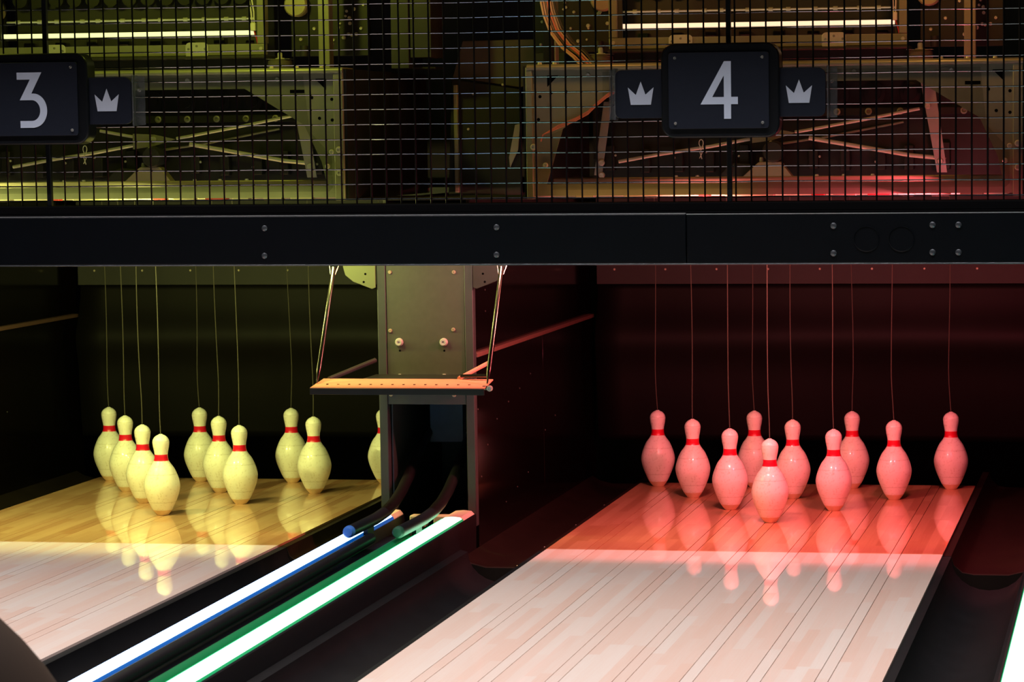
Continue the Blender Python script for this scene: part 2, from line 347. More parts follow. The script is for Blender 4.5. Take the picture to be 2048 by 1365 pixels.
tr = track(-DX / 2, 'b', 'g', 'black ball return track with blue and green-white light strips, between the lanes')
track(DX / 2, 'g', 'b', 'black ball return track with a green-white light strip at the right frame edge')
XD = -DX / 2
# curved guide tubes leading out of the tower
for s, lab in ((-1, 'curved black guide tube ending in a blue-lit round cap'), (1, 'curved black guide tube ending in a dark green round cap')):
    t = thing('guide_tube', (XD + s * .065, -.9, .05), lab, 'tube', 'curved tubes of the ball return')
    x = XD + s * .065
    path = [(-.93, .093), (-.80, .092), (-.68, .092), (-.58, .097), (-.49, .110), (-.41, .132), (-.34, .160), (-.27, .192), (-.18, .236), (-.10, .27)]
    MB().tube([(x, y, z) for y, z in path], .0155, 16).build('tube', 'black', t)
    MB().lathe([(0, -.948), (.011, -.947), (.0155, -.940), (.0158, -.93)], (x, 0, .093), 18, 'y').build('end_cap', M['ledbs'] if False else mat('tube_cap_blue', (0.03, 0.12, 0.4), 0.5) if s < 0 else mat('tube_cap_green', (0.01, 0.06, 0.035), 0.5), t)
    MB().box(x - .006, x + .006, -.78, -.72, .05, .085).build('support', 'black', t)
# pale blocks where the tower meets the track
for i, (a, b) in enumerate(((-.045, .0), (.022, .068))):
    tag(MB().box(XD + a, XD + b, -.41, -.373, .031, .064).build('stop_block', 'cap', None, .004), ('pale stop block between the two guide tubes' if i == 0 else 'pale stop block right of the green-capped guide tube, at the tower foot'), 'block', 'stop blocks at the tower foot')

# ------------------------------------------------------------------ ball return tower
TY = -0.37; H = .1345
t = thing('ball_return_tower', (XD, TY + .3, -.21), 'grey steel ball return tower between the lanes, with a dark opening', 'tower')
for s in (-1, 1):
    MB().box(XD + s * H if s < 0 else XD + H - .024, XD - H + .024 if s < 0 else XD + H, TY, TY + .03, .032 if s < 0 else .03, .80).build('corner_post', 'towerdark', t, .002)
    MB().box(*sorted((XD + s * (H - .030), XD + s * (H - .026))), TY + .031, .19, .021, .80).build('side_plate', 'towerdark', t)
MB().box(XD - H + .025, XD + H - .025, TY + .004, TY + .016, .405, .80).build('front_panel', 'tower', t, .001)
MB().box(XD - H + .0245, XD + H - .0245, TY + .002, TY + .02, .366, .404).build('header', 'towerdark', t, .001)
MB().box(XD - H + .032, XD + H - .032, .192, .2, .0, .80).build('back_plate', 'dark', t)
MB().box(XD - H + .032, XD + H - .032, TY + .03, .19, -.2, .02).build('throat_floor', 'dark', t)
MB().box(XD - .056, XD + .04, -.12, -.112, .235, .40).build('hanging_flap', 'blue', t, .001)
for px, py in ((780, 662), (906, 660), (782, 790), (908, 791), (779, 545), (907, 545)):
    p = at(px, py, TY); bolt(t, (p.x, TY + (.004 if py < 760 else .002), p.z), .0055, .004, 'tan', 'screw')
for px in (798, 887):
    p = at(px, 685, TY); bolt(t, (p.x, TY + .004, p.z), .0115, .010, 'steelb', 'bolt')
    p = at(px + 1, 702, TY); MB().lathe([(0, TY + .0036), (.003, TY + .0036), (.003, TY + .006)], (p.x, 0, p.z), 10, 'y').build('hole', 'blackm', t)
    p = at(px + 1, 757, TY); bolt(t, (p.x, TY + .004, p.z), .0115, .010, 'steelb', 'bolt')

# bracket plates either side of the tower under the beam
for s, lab in ((-1, 'yellow-lit steel bracket left of the tower under the beam'), (1, 'dark steel bracket right of the tower under the beam')):
    o = thing('bracket_plate', (XD + s * .18, -.375, .69), lab, 'bracket', 'brackets under the beam')
    x = lambda d: XD + s * d
    pl = [(x(.137), .688), (x(.147), .684), (x(.20), .704), (x(.222), .722), (x(.228), .745), (x(.228), .80), (x(.137), .80)]
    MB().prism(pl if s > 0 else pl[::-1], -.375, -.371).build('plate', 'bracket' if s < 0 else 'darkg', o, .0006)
    for dx_, z in ((.165, .725), (.17, .703)):
        MB().lathe([(0, -.3753), (.0032, -.3753), (.0032, -.374)], (x(dx_), 0, z), 10, 'y').build('hole', 'blackm', o)

# swinging guard bar hung in front of the tower
t = thing('guard_bar', (XD, -.65, .42), 'orange-topped metal guard bar on two chrome rods in front of the tower', 'guard bar')
gx0, gx1 = XD - .239, XD + .234
top = [(-.675, .4395), (-.56, .4535), (-.56, .449), (-.67, .434)]
vs = [(gx0, -.675, .4395), (gx1, -.675, .4395), (gx1 - .002, -.56, .4535), (gx0 + .004, -.56, .4535), (gx0, -.675, .436), (gx1, -.675, .436), (gx1 - .002, -.56, .450), (gx0 + .004, -.56, .450)]
MB()._a(vs, [(0, 1, 2, 3), (7, 6, 5, 4), (0, 4, 5, 1), (1, 5, 6, 2), (2, 6, 7, 3), (3, 7, 4, 0)]).build('top_plate', 'guard', t, .0008)
MB().box(gx0, gx1, -.6765, -.672, .421, .437).build('front_lip', 'dark', t, .0008)
for i in range(14):
    x = gx0 + .036 + i * .0298; y = -.634
    MB().lathe([(0, .0012), (.0034, .0012), (.0034, -.002)], (x, y, .4395 + (y + .675) / .115 * .014), 10).build('hole', 'blackm', t)
for s in (-1, 1):
    xb, xt = (gx0 + .006, XD - .232) if s < 0 else (gx1 - .002, XD + .235)
    a, b = Vector((xb, -.63, .448)), Vector((xt, -.45, .745)); e = (b - a)
    rod = MB().tube([a + e * .0, a + e * .045, a + e * .07, a + e * .12, a + e * .93, a + e * .97, a + e * 1.0], [.0022, .0028, .005, .0068, .0068, .0078, .0085], 14).build('hanger_rod', 'chrome', t)
    tip = a + e * 1.0
    for q in (-1, 1): MB().tube([a + e * .94 + Vector((q * .006, 0, 0)), tip + Vector((q * .011, 0, 0)), tip + Vector((q * .016, .01, .02))], .0018, 8).build('fork', 'chrome', t)
bolt(t, (gx1 + .012, -.66, .438), .008, .012, 'steelb', 'bolt', 'y'); MB().tube([(gx1 - .01, -.65, .438), (gx1 + .016, -.65, .438)], .006, 12).build('pivot_pin', 'chrome', t)
for s in (-1, 1):
    x0, x1 = XD + s * (H + .004), XD + s * (H + .085)
    MB().tube([(XD - H - .001, -.40, .490), (x1, -.56, .452)] if s < 0 else [(x0, -.56, .455), (x0 + .05, -.40, .487)], .007 if s < 0 else .0055, 10).build('hinge_arm', 'darkg' if s < 0 else 'guard', t)
MB().tube([(XD + H + .01, -.565, .462), (XD + H + .085, -.575, .464)], .0045, 10).build('spring', 'chrome', t)
MB().box(XD - H - .006, XD + H + .01, -.557, TY - .001, .443, .449).build('mount_plate', 'dark', t)

# ------------------------------------------------------------------ kickback side panels
def kick(xf, s, label, y0=TY + .032, sc=()):
    """xf = inner face; s = +1 when the face looks to +X"""
    t = thing('kickback_panel', (xf - s * .01, .5, -.21), label, 'side panel', 'side panels of the pits')
    a = lambda u0, u1: sorted((xf + s * u0, xf + s * u1))
    for k, (p, q) in enumerate(((y0, .53), (.532, 1.36))):
        MB().box(*a(-.018, 0), p, q, -.2, .493).build('lower_panel', 'kick', t, .001)
    MB().box(*a(-.022, -.012), y0, 1.36, .506, .93).build('upper_panel', 'kick', t, .001)
    MB().box(*a(-.022, .004), y0 + .0, 1.33, .4935, .5055).build('ledge_strip', 'ledge', t, .001)
    for y, z in sc: MB().lathe([(.0024, 0), (.0024, s * .0008), (.0015, s * .0014), (0, s * .0014)], (xf + s * (.0 if z < .49 else -.012), y, z), 8, 'x').build('screw', 'screwd', t)
SC = [(-.36 + .02, .66), (-.34, .60), (-.17, .67), (-.17, .61), (-.3, .16), (-.22, .24), (-.1, .30), (.05, .335), (.2, .36), (.35, .39), (-.33, .35), (0, .05), (.15, .075), (.3, .10), (.55, .2), (.7, .23)]
kick(-.7645, 1, 'dark panel right of the tower, facing the red-lit pins of lane 4', sc=SC)
kick(-1.0325, -1, 'dark panel left of the tower, facing the yellow-lit pins of lane 3')
kick(-DX - .7645, 1, 'dark panel at the far left behind the pins of lane 3', sc=SC)
kick(.7645, -1, 'dark panel at the far right beside the red-lit pins of lane 4')

# ------------------------------------------------------------------ pit curtains
for ln in (3, 4):
    x0, x1 = LX[ln] - .741, LX[ln] + .741
    t = thing('pit_curtain', (LX[ln], 1.3, .09), 'dark vinyl curtain hanging behind the %s' % ('yellow-lit pins of lane 3' if ln == 3 else 'red-lit pins of lane 4'), 'curtain', 'pit curtains')
    vs, fs = [], []; n, k = 26, 18
    for i in range(n):
        z = .09 + (.608 - .09) * i / (n - 1)
        for j in range(k):
            x = x0 + (x1 - x0) * j / (k - 1)
            y = 1.30 - .030 * math.exp(-((z - .43) / .07) ** 2) + .012 * math.sin(3.1 * x + 5 * z) - .03 * math.sin(math.pi * (z - .09) / .52)
            vs.append((x, y, z))
    fs = [(i * k + j, i * k + j + 1, (i + 1) * k + j + 1, (i + 1) * k + j) for i in range(n - 1) for j in range(k - 1)]
    c = MB()._a(vs, fs).build('curtain_sheet', 'curtain', t)
    sm = c.modifiers.new('thick', 'SOLIDIFY'); sm.thickness = .006
    hd = MB().box(x0, x1, 1.285, 1.31, .606, .93).build('header_strip', 'header', t, .001)
    for j in range(9):
        MB().lathe([(0, 1.2825), (.003, 1.2825), (.004, 1.285)], (x0 + .06 + j * .17, 0, .655), 10, 'y').build('rivet', 'tan', hd)

# ------------------------------------------------------------------ pins
PH = .2388
def smoothprof(keys, n):
    out = []
    for i in range(n + 1):
        z = keys[0][1] + (keys[-1][1] - keys[0][1]) * i / n
        for (r0, z0), (r1, z1) in zip(keys, keys[1:]):
            if z <= z1 + 1e-9: break
        k = keys.index((r0, z0))
        rm = keys[max(k - 1, 0)]; rp = keys[min(k + 2, len(keys) - 1)]
        m0 = (r1 - rm[0]) / max(1e-6, z1 - rm[1]); m1 = (rp[0] - r0) / max(1e-6, rp[1] - z0)
        u = (z - z0) / (z1 - z0); h = z1 - z0
        out.append(((2 * u**3 - 3 * u * u + 1) * r0 + (u**3 - 2 * u * u + u) * h * m0 + (-2 * u**3 + 3 * u * u) * r1 + (u**3 - u * u) * h * m1, z))
    return out
KEY = [(.0165, .0), (.0285, .0160), (.0360, .031), (.0470, .058), (.0515, .075), (.0527, .090), (.0478, .112), (.0368, .138), (.0268, .152), (.0206, .163), (.0190, .176), (.0203, .188), (.0228, .200), (.0245, .214)]
FULL = smoothprof(KEY, 72)
topcap = [(.0245 * math.cos(a), .214 + .0238 * math.sin(a)) for a in (math.radians(d) for d in range(8, 80, 8))] + [(.0042, .2388), (.0036, .2372), (0, .2368)]
FULL = FULL + topcap
ZB, B0, B1 = .0165, .1610, .1795
def seg(z0, z1):
    def r_at(z):
        for (r0, a), (r1, b) in zip(FULL, FULL[1:]):
            if a <= z <= b: return r0 + (r1 - r0) * (z - a) / max(1e-9, b - a)
    return [(r_at(z0), z0)] + [p for p in FULL if z0 + 1e-4 < p[1] < z1 - 1e-4] + [(r_at(z1), z1)]
body_prof = seg(ZB, B0) + seg(B1, .2372)[0:] + [(.0042, .2388), (.0036, .2374), (0, .2370)]
lo, hi = seg(ZB, B0), [p for p in FULL if p[1] > B1 and p[1] <= .2372 or p in topcap]
def pin_mesh():
    a = MB().lathe([(r, z) for r, z in lo], (0, 0, 0), 40); a.lathe([(FULL[0][0] * 0 + seg(B1, .20)[0][0], B1)] + hi, (0, 0, 0), 40)
    band = MB().lathe([(r + .0004, z) for r, z in seg(B0, B1)], (0, 0, 0), 40)
    base = MB().lathe([(.0160, 0)] + [(r, z) for r, z in seg(.0012, ZB)], (0, 0, 0), 40)
    return a, band, base
ROWS = [(0, 0), (-.5, 1), (.5, 1), (-1, 2), (0, 2), (1, 2), (-1.5, 3), (-.5, 3), (.5, 3), (1.5, 3)]
WHERE = ['head pin nearest the lane front', 'left pin of the second row', 'right pin of the second row', 'left pin of the third row', 'middle pin of the third row', 'right pin of the third row',
         'leftmost pin of the back row', 'second from left in the back row', 'third from left in the back row', 'rightmost pin of the back row']
first = None
rng = random.Random(3)
for ln in (4, 3):
    for k, (a, b) in enumerate(ROWS):
        X, Y = LX[ln] + a * .3048, b * .2640
        if first is None:
            t = first = thing('bowling_pin', (0, 0, 0), 'x', 'bowling pin')
            A, Bn, Ba = pin_mesh(); A.build('body', 'pin', t); Bn.build('neck_band', 'band', t); Ba.build('base_ring', 'pinbase', t)
        else: t = copy_tree(first)
        for c in list(t.children):
            if c.name.startswith('cord'): bpy.data.objects.remove(c)
        t.location = (X, Y, 0); t.rotation_euler = (0, 0, rng.random() * 6.28)
        light = 'red-lit' if ln == 4 else 'yellow-lit'
        lb = '%s red-banded bowling pin on lane %d, %s' % (light, ln, WHERE[k])
        if ln == 3 and k == 9: lb = 'yellow-lit bowling pin on lane 3 mostly hidden behind the tower'
        tag(t, lb, 'bowling pin', 'bowling pins on lane %d' % ln)
        t.rotation_euler = (0, 0, 0)
        ph, am = rng.random() * 6, .003 + .006 * rng.random(); pts = []
        for i in range(17):
            u = i / 16; z = .236 + (.955 - .236) * u
            pts.append((am * math.sin(3.6 * u + ph) * (1 - u) * min(1, u * 6) - .004 * u, 0, z))
        m_ = MB().tube(pts, .0014, 6); m_.v = [v + t.location for v in m_.v]; m_.build('cord', 'cord', t)

# ------------------------------------------------------------------ masking beam
XL, XR = -2.7, 1.5
t = thing('masking_beam', ((XL + XR) / 2, -.76, .77), 'long black beam across both lanes, under the wire mesh', 'beam')
XJ = -.094
for a, b, z1, yo in ((XL, XJ - .0008, .8985, 0.0), (XJ + .0008, XR, .8965, .0012)):
    p = MB().box(a, b, BEAM_Y + yo, BEAM_Y + .012, .7745, z1).build('front_panel', 'beam', t, .0025)
MB().box(XL, XR, BEAM_Y + .0125, -.61, .7715, .905).build('core', 'blackm', t, .002)
MB().box(XL, XR, BEAM_Y - .001, BEAM_Y + .011, .7705, .7742).build('lower_edge_strip', 'beamedge', t, .001)
for a, b, z1 in ((XL, XJ - .001, .8986), (XJ + .001, XR, .8966)): MB().box(a, b, BEAM_Y + .0005, BEAM_Y + .0075, z1, z1 + .0022).build('top_edge_glint', 'edgeglint', t)  # bright strips added for the light that the panels' top edges catch
MB().box(XL, XR, BEAM_Y + .014, -.70, .905, .9265).build('upper_ledge', 'blackm', t, .002)
for px, py in ((529, 457), (529, 512), (993, 455), (993, 510), (1667, 452), (1667, 507), (1865, 450), (1865, 505), (1917, 450), (1917, 505)):
    p = at(px, py, BEAM_Y); MB().lathe([(.0085, .0018), (.0075, -.0012), (.005, -.0028), (.002, -.0034), (0, -.0034)], (p.x, BEAM_Y, p.z), 16, 'y').build('bolt', 'beamedge', t)
for px in (1733, 1803):
    p = at(px, 478, BEAM_Y); MB().lathe([(.0325, BEAM_Y + .0014), (.0325, BEAM_Y - .0008), (.031, BEAM_Y - .0012), (.030, BEAM_Y + .0009), (0, BEAM_Y + .0009)], (p.x, 0, p.z), 40, 'y').build('blanking_disc', 'beam', t)

# ------------------------------------------------------------------ wire mesh
MY = -0.80
t = thing('wire_mesh', ((XL + XR) / 2, MY, .927), 'black welded wire mesh above the beam, in front of the machines', 'mesh')
sv, sh = .0395, .0384
x_ref = at(10, 200, MY).x; z_ref = at(680, 399, MY).z
i0 = math.ceil((XL - x_ref) / sv); i1 = math.floor((XR - x_ref) / sv)
wv = None; R_ = random.Random(11); ZT = 2.05
for i in range(i0, i1 + 1):
    x = x_ref + i * sv
    if wv is None:
        wv = MB().tube([(x, MY, .9270), (x, MY, ZT)], .0023, 6, False).build('wire', 'wire', t); base_x = x
        ob = wv
    else:
        ob = wv.copy(); COL.objects.link(ob); ob.parent = t
    ob.location = (x - base_x, 0, 0)
wh = None
nh = int((ZT - z_ref) / sh)
for i in range(0, nh + 1):
    z = z_ref + i * sh
    if wh is None:
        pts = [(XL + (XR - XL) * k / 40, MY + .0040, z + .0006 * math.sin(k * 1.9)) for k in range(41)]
        wh = MB().tube(pts, .0017, 8, False).build('wire', 'wireglint', t); base_z = z; ob = wh
    else:
        ob = wh.copy(); COL.objects.link(ob); ob.parent = t
    ob.location = (0, R_.uniform(-.0003, .0003), z - base_z)

# ------------------------------------------------------------------ lane number signs
SY = -0.897
def P4(u, v): return ((u - 1264) * .000392, 1.2055 - (v - 580) * .000392)
def P3(u, v): return ((u - 181) * .000445, 1.2030 - (v - 597) * .000445)
for ln in (3, 4):
    X0 = LX[ln]; sh_ = lambda P: [(x + X0, z) for x, z in P]
    t = thing('lane_number_sign', (X0, -.86, .93), 'black lane sign with the numeral 3 and a crown plate, at the left frame edge' if ln == 3 else 'black lane sign with a big pale numeral 4 between two crown plates', 'sign', 'lane number signs')
    zc = 1.2055
    MB().prism(sh_(rrect(0, zc, .1485, .1175, .034)), SY + .006, SY + .066).build('sign_box', 'signb', t, .004)
    MB().prism(sh_(rrect(-.003, zc, .126, .0945, .008)), SY, SY + .0055).build('face_plate', 'signp', t, .0008)
    for a in (-.112, .107):
        for b in (-.081, .081): bolt(t, (X0 + a, SY, zc + b), .0042, .003, 'screw', 'screw')
    d = MB(); y0, y1 = SY - .0012, SY - .0002
    if ln == 4:
        for poly in ([(1293, 397), (1337, 397), (1337, 622), (1291, 622), (1291, 486)], [(1293, 397), (1291, 486), (1216, 622), (1167, 622)], [(1141, 668), (1167, 622), (1380, 622), (1380, 668)], [(1291, 668), (1336, 668), (1336, 760), (1291, 760)]):
            d.prism(sh_([P4(*q) for q in poly])[::-1], y0, y1)
    else:
        oc = [(190 + 82 * math.cos(math.radians(a)), 657 - 98 * math.sin(math.radians(a))) for a in range(90, -91, -10)]
        ic = [(180 + 50 * math.cos(math.radians(a)), 657 - 60 * math.sin(math.radians(a))) for a in range(90, -91, -10)]
        d.prism(sh_([P3(*q) for q in [(92, 437), (243, 437), (221, 478), (92, 478)]])[::-1], y0, y1)
        d.prism(sh_([P3(*q) for q in [(172, 478), (221, 478), (178, 559), (170, 597), (107, 597)]])[::-1], y0, y1)
        oc = [(178, 559)] + oc; ic = [(170, 597)] + ic; oc[-1] = (190, 757); oc.append((107, 757)); ic.append((107, 717))
        for i in range(len(oc) - 1): d.prism(sh_([P3(*oc[i]), P3(*oc[i + 1]), P3(*ic[i + 1]), P3(*ic[i])]), y0, y1)
    dg = d.build('digit', 'digit', t, 0, False); dg['label'] = 'pale grey numeral %d' % ln
    for s in (-1, 1):
        c = s * .199 - .003
        pl = MB().prism(sh_(rrect(c - s * .02, 1.199, .086, .0605, .018)), SY + .018, SY + .030).build('crown_plate', 'signp', t, .001)
        pl['label'] = 'dark side plate with a white crown'
        cr = [(679, 542), (697, 652), (827, 652), (845, 542), (792, 588), (762, 505), (730, 590)]
        f_ = lambda q: ((q[0] - 762) * .000392 + c, 1.2005 - (q[1] - 580) * .000392)
        m_ = MB()
        for poly in ([(679, 542), (697, 652), (762, 652), (730, 590)], [(730, 590), (762, 652), (762, 505)], [(762, 505), (762, 652), (792, 588)], [(792, 588), (762, 652), (827, 652), (845, 542)]):
            m_.prism(sh_([f_(q) for q in poly]), SY + .0165, SY + .0178)
        m_.build('crown', 'crown', pl, 0, False)
        ac = MB().box(*sorted((X0 + s * .2655, X0 + s * .2695)), SY + .012, SY + .05, 1.134, 1.264).build('acrylic_holder', 'holder', t, .0008)
        MB().box(*sorted((X0 + s * .27, X0 + s * .288)), SY + .046, SY + .05, 1.136, 1.262).build('acrylic_tab', 'holder', t, .0008)
        MB().box(X0 + s * .15 - .1, X0 + s * .15 + .1, SY + .031, SY + .062, 1.155, 1.24).build('plate_back', 'signb', t, .002)
        bolt(t, (X0 + s * .274, SY + .046, 1.226), .005, .003, 'screw', 'screw')
    MB().box(X0 - .006 + .013, X0 + .006 + .013, SY + .064, SY + .078, .927, 2.05).build('post', 'signb', t, .001)

# ------------------------------------------------------------------ pinsetting machines (built at lane 4, copied to lane 3)
t = mach = thing('pinsetting_machine', (0, 0, .931), 'amber and red lit pinsetting machine behind the mesh above lane 4', 'machine', 'pinsetting machines')
FY = -.55
outer = [(-.562, .939), (.06, .939), (.734, .939), (.734, 1.10), (.734, 1.279), (.06, 1.279), (-.562, 1.279), (-.562, 1.1)]
inner = [(-.515, .970), (.06, .970), (.683, .970), (.668, 1.035), (.622, 1.133), (.459, 1.231), (-.30, 1.231), (-.47, 1.115)]
MB().ring(outer, inner, FY, FY + .004).build('front_plate', 'steel', t)
MB().box(-.562, .734, FY - .012, FY + .09, 1.2795, 1.284).build('top_flange', 'steel', t, .001)
MB().tube([(-.562, FY - .012, 1.275), (.734, FY - .012, 1.275)], .006, 10).build('rolled_edge', 'steel', t)
for x0, x1 in ((-.566, -.548), (.708, .734)):
    MB().box(x0, x1, FY - .014, FY - .001, .931, 1.277).build('front_post', 'steel', t, .002)
    MB().box(x0, x1, FY + .005, .35, .931, .965).build('side_rail', 'steel', t, .002)
MB().box(.7345, .742, FY - .004, .3, .932, 1.28).build('side_plate', 'dark', t)
MB().box(-.574, -.5665, FY - .004, .3, .932, 1.28).build('side_plate', 'dark', t)
MB().box(-.515, .69, -.47, -.455, .934, .985).build('bottom_rail', 'tan', t, .003)
MB().box(-.515, .69, -.454, -.30, .934, .940).build('bottom_tray', 'tan', t, .001)
# acrylic shield over the opening
MB().prism([(-.50, .955), (.690, .955), (.700, .965), (.700, 1.05), (.640, 1.115), (.625, 1.262), (-.36, 1.262), (-.36, 1.16), (-.50, 1.10)], FY - .012, FY - .009).build('acrylic_shield', 'acrylic', t, .0006)
for x, z in ((.721, 1.066), (.721, 1.005), (-.546, 1.068)): bolt(t, (x, FY - .014, z), .0085, .007, 'steelb')
for x, z in ((.70, 1.06), (-.515, 1.02), (.688, 1.022)): bolt(t, (x, FY - .012, z), .007, .006, 'steelb')
for x in (.30, .55, -.40): bolt(t, (x, FY, 1.255), .006, .005, 'steelb')
for x, z in ((.645, 1.205), (.70, 1.20), (.60, 1.222), (.665, 1.15), (.70, 1.145), (-.53, 1.20), (-.50, 1.21), (-.46, 1.212), (-.535, 1.14)):
    MB().lathe([(0, FY - .0004), (.0045, FY - .0004), (.0045, FY + .001)], (x, 0, z), 10, 'y').build('hole', 'blackm', t)
MB().box(.585, .625, FY - .0005, FY + .001, 1.2175, 1.2265).build('slot', 'blackm', t)
for s, x in ((1, .655), (-1, -.48)):
    MB().prism([(x, 1.255), (x + .03, 1.255), (x + .03, 1.225)] if s > 0 else [(x - .03, 1.225), (x - .03, 1.255), (x, 1.255)][::-1], FY - .0005, FY + .001).build('notch', 'blackm', t)
# things under the rail, next to the beam lamps
for x, wd, mt in ((-.42, .05, 'tan'), (-.27, .09, 'steelb'), (-.10, .03, 'red'), (.02, .13, 'steelb'), (.20, .035, 'red'), (.27, .06, 'steelb'), (.36, .06, 'red'), (.43, .045, 'steelb'), (.52, .05, 'tan'), (.60, .06, 'steelb')):
    MB().box(x - wd / 2, x + wd / 2, -.52, -.49, .9315, .9415).build('guide_block', 'tan' if mt == 'steelb' else mt, t, .002)
# cross arms, hub and bracket
def rod(n, pts, r, m='steelb'): return MB().tube(pts, r, 10).build(n, m, t)
IY = -.02
rod('cross_arm', [(-.151, IY, 1.124), (-.09, IY, 1.113), (-.038, IY, 1.104)], .0045)
rod('cross_arm', [(-.42, IY, 1.022), (-.30, IY, 1.042), (-.16, IY, 1.062), (-.046, IY, 1.082)], .005)
rod('cross_arm', [(.08, IY, 1.100), (.113, IY, 1.105), (.27, IY, 1.132), (.427, IY, 1.161)], .0045)
rod('cross_arm', [(.119, IY, 1.083), (.26, IY, 1.058), (.40, IY, 1.033), (.47, IY, 1.026), (.491, IY, 1.025)], .006)
rod('cross_arm', [(.02, IY + .03, 1.066), (.16, IY + .03, 1.085), (.38, IY + .03, 1.125)], .0035, 'steel')
rod('cross_arm', [(-.44, IY - .03, 1.19), (-.30, IY - .03, 1.165), (-.20, IY - .03, 1.15)], .004, 'steel')
MB().prism([(-.042, 1.070), (.02, 1.078), (.085, 1.098), (.02, 1.112), (-.042, 1.115)], IY - .03, IY - .022).build('hub_plate', 'steel', t, .001)
bolt(t, (.02, IY - .03, 1.098), .009, .008, 'steelb')
MB().lathe([(0, -.05), (.026, -.05), (.03, -.04), (.03, 0), (.026, .01), (0, .01)], (.026, IY - .02, 1.047), 20, 'y').build('hub_wheel', 'darkg', t)
MB().prism([(-.072, .968), (.086, .968), (.050, 1.014), (.044, 1.019), (-.012, 1.019), (-.018, 1.016)], -.075, -.035).build('bracket', 'tan', t, .002)
MB().prism([(-.145, .968), (-.045, .968), (-.045, 1.012), (-.09, 1.016), (-.105, 1.01)], -.03, .0).build('rear_bracket', 'darkg', t, .002)
bolt(t, (-.01, -.055, 1.019), .006, .012, 'steelb', 'bolt', 'z', 1)
# R-shaped retaining clip
clip = [(.020 + .006 * math.sin(a), -.082, 1.066 + .010 * math.cos(a)) for a in (math.radians(d) for d in range(-150, 151, 30))]
clip = [(.015, -.082, 1.024), (.023, -.082, 1.040), (.016, -.082, 1.050)] + clip + [(.0235, -.082, 1.052), (.016, -.082, 1.042), (.022, -.082, 1.022)]
MB().tube(clip, .0013, 6).build('retaining_clip', 'white', t)
clip2 = [(x - .195, y, z + .006) for x, y, z in clip]; MB().tube(clip2, .0012, 6).build('retaining_clip', 'white', t)
for x in (-.25, -.19, .145, .22, .30): bolt(t, (x, -.06, .975), .006, .008, 'steelb', 'bolt', 'z', 1)
# slanted straps
for pl in ([(.477, .985), (.505, .985), (.468, 1.246), (.430, 1.246)], [(-.485, .985), (-.463, .985), (-.432, 1.19), (-.455, 1.19)]):
    MB().prism(pl, -.05, -.045).build('strap', 'strap', t, .0006)
for x, z in ((.452, 1.168), (.486, 1.016), (-.463, 1.02), (-.463, .985)): bolt(t, (x, -.051, z), .009, .007, 'steelb')
MB().box(-.50, .66, .02, .03, .935, 1.26).build('inner_back_plate', 'dark', t)
rr = random.Random(5)
bar = MB().box(-.46, .60, .005, .019, 1.145, 1.165).build('eyelet_bar', 'dark', t, .001)
for i in range(12):
    x = -.42 + i * .088; p = MB().lathe([(.007, .005), (.010, -.004), (.006, -.006), (.003, 0), (0, 0)], (x, 0, 1.155), 12, 'y').build('eyelet', 'steel', bar)
for i in range(10):
    x = -.40 + i * .1; MB().lathe([(0, .0), (.018, 0), (.018, .012), (.030, .013), (.030, .018), (0, .018)], (x, -.002, 1.205), 16, 'y').build('string_reel', 'dark', t)
for i in range(11):
    x = -.45 + i * .095 + rr.uniform(-.01, .01); MB().box(x - .014, x + .014, -.012, .018, .99 + rr.uniform(0, .01), 1.055 + rr.uniform(-.015, .02)).build('latch_block', 'dark', t, .003)
    bolt(t, (x + rr.uniform(-.02, .02), -.013, 1.02 + rr.uniform(-.01, .03)), .0035, .004, 'steelb')
# upper housing
UY = -.2
MB().box(-.41, .41, UY, UY + .02, 1.331, 1.362).build('housing_sill', 'steel', t, .002)
MB().box(-.412, .412, UY - .015, UY + .10, 1.322, 1.330).build('housing_base', 'darkg', t, .002)
MB().box(-.41, .41, UY + .05, UY + .09, 1.294, 1.3215).build('housing_skid', 'dark', t)
for s in (-1, 1):
    MB().box(*sorted((s * .386, s * .410)), UY - .001, UY + .03, 1.3625, 1.95).build('housing_post', 'steel', t, .002)
    MB().box(*sorted((s * .374, s * .386)), UY + .012, UY + .02, 1.3625, 1.95).build('housing_seal', 'darkg', t)
    h = MB().prism(rrect(s * .21, 1.346, .033, .022, .012)[0:], UY - .004, UY - .001).build('hinge', 'steelb', t, .0008)
    MB().tube([(s * .21 - .034, UY - .007, 1.3255), (s * .21 + .034, UY - .007, 1.3255)], .004, 10).build('hinge_barrel', 'steelb', h)
    for dx_, dz in ((-.024, .004), (.024, .004), (0, .012)): MB().lathe([(.004, 0), (.003, -.0015), (0, -.0015)], (s * .21 + dx_, UY - .004, 1.346 + dz), 10, 'y').build('hinge_screw', 'screw', h)
    f_ = MB().lathe([(.034, 1.2845), (.036, 1.29), (.034, 1.313), (.030, 1.317), (.030, 1.319), (0, 1.319)], (s * .44, -.165, 0), 22).build('rubber_foot', 'rubber', t)
    MB().lathe([(.013, 1.3195), (.013, 1.322), (.007, 1.323), (.007, 1.335), (.004, 1.338), (0, 1.338)], (s * .44, -.165, 0), 12).build('foot_stud', 'steelb', f_)
    MB().box(*sorted((s * .405, s * .475)), -.19, -.14, 1.3188, 1.3195).build('foot_washer', 'steelb', f_)
    bolt(t, (s * .397, UY - .001, 1.348), .006, .005, 'steelb')
lamp = MB().box(-.384, .376, UY + .035, UY + .055, 1.389, 1.401).build('lamp_tube', 'tubeo', t, .003); lamp['label'] = 'lit lamp tube'
MB().box(-.384, .384, UY + .058, UY + .075, 1.384, 1.40).build('lamp_batten', 'steel', t, .001)
MB().box(.366, .381, UY + .0, UY + .015, 1.398, 1.420).build('lamp_connector', 'white', t, .002)
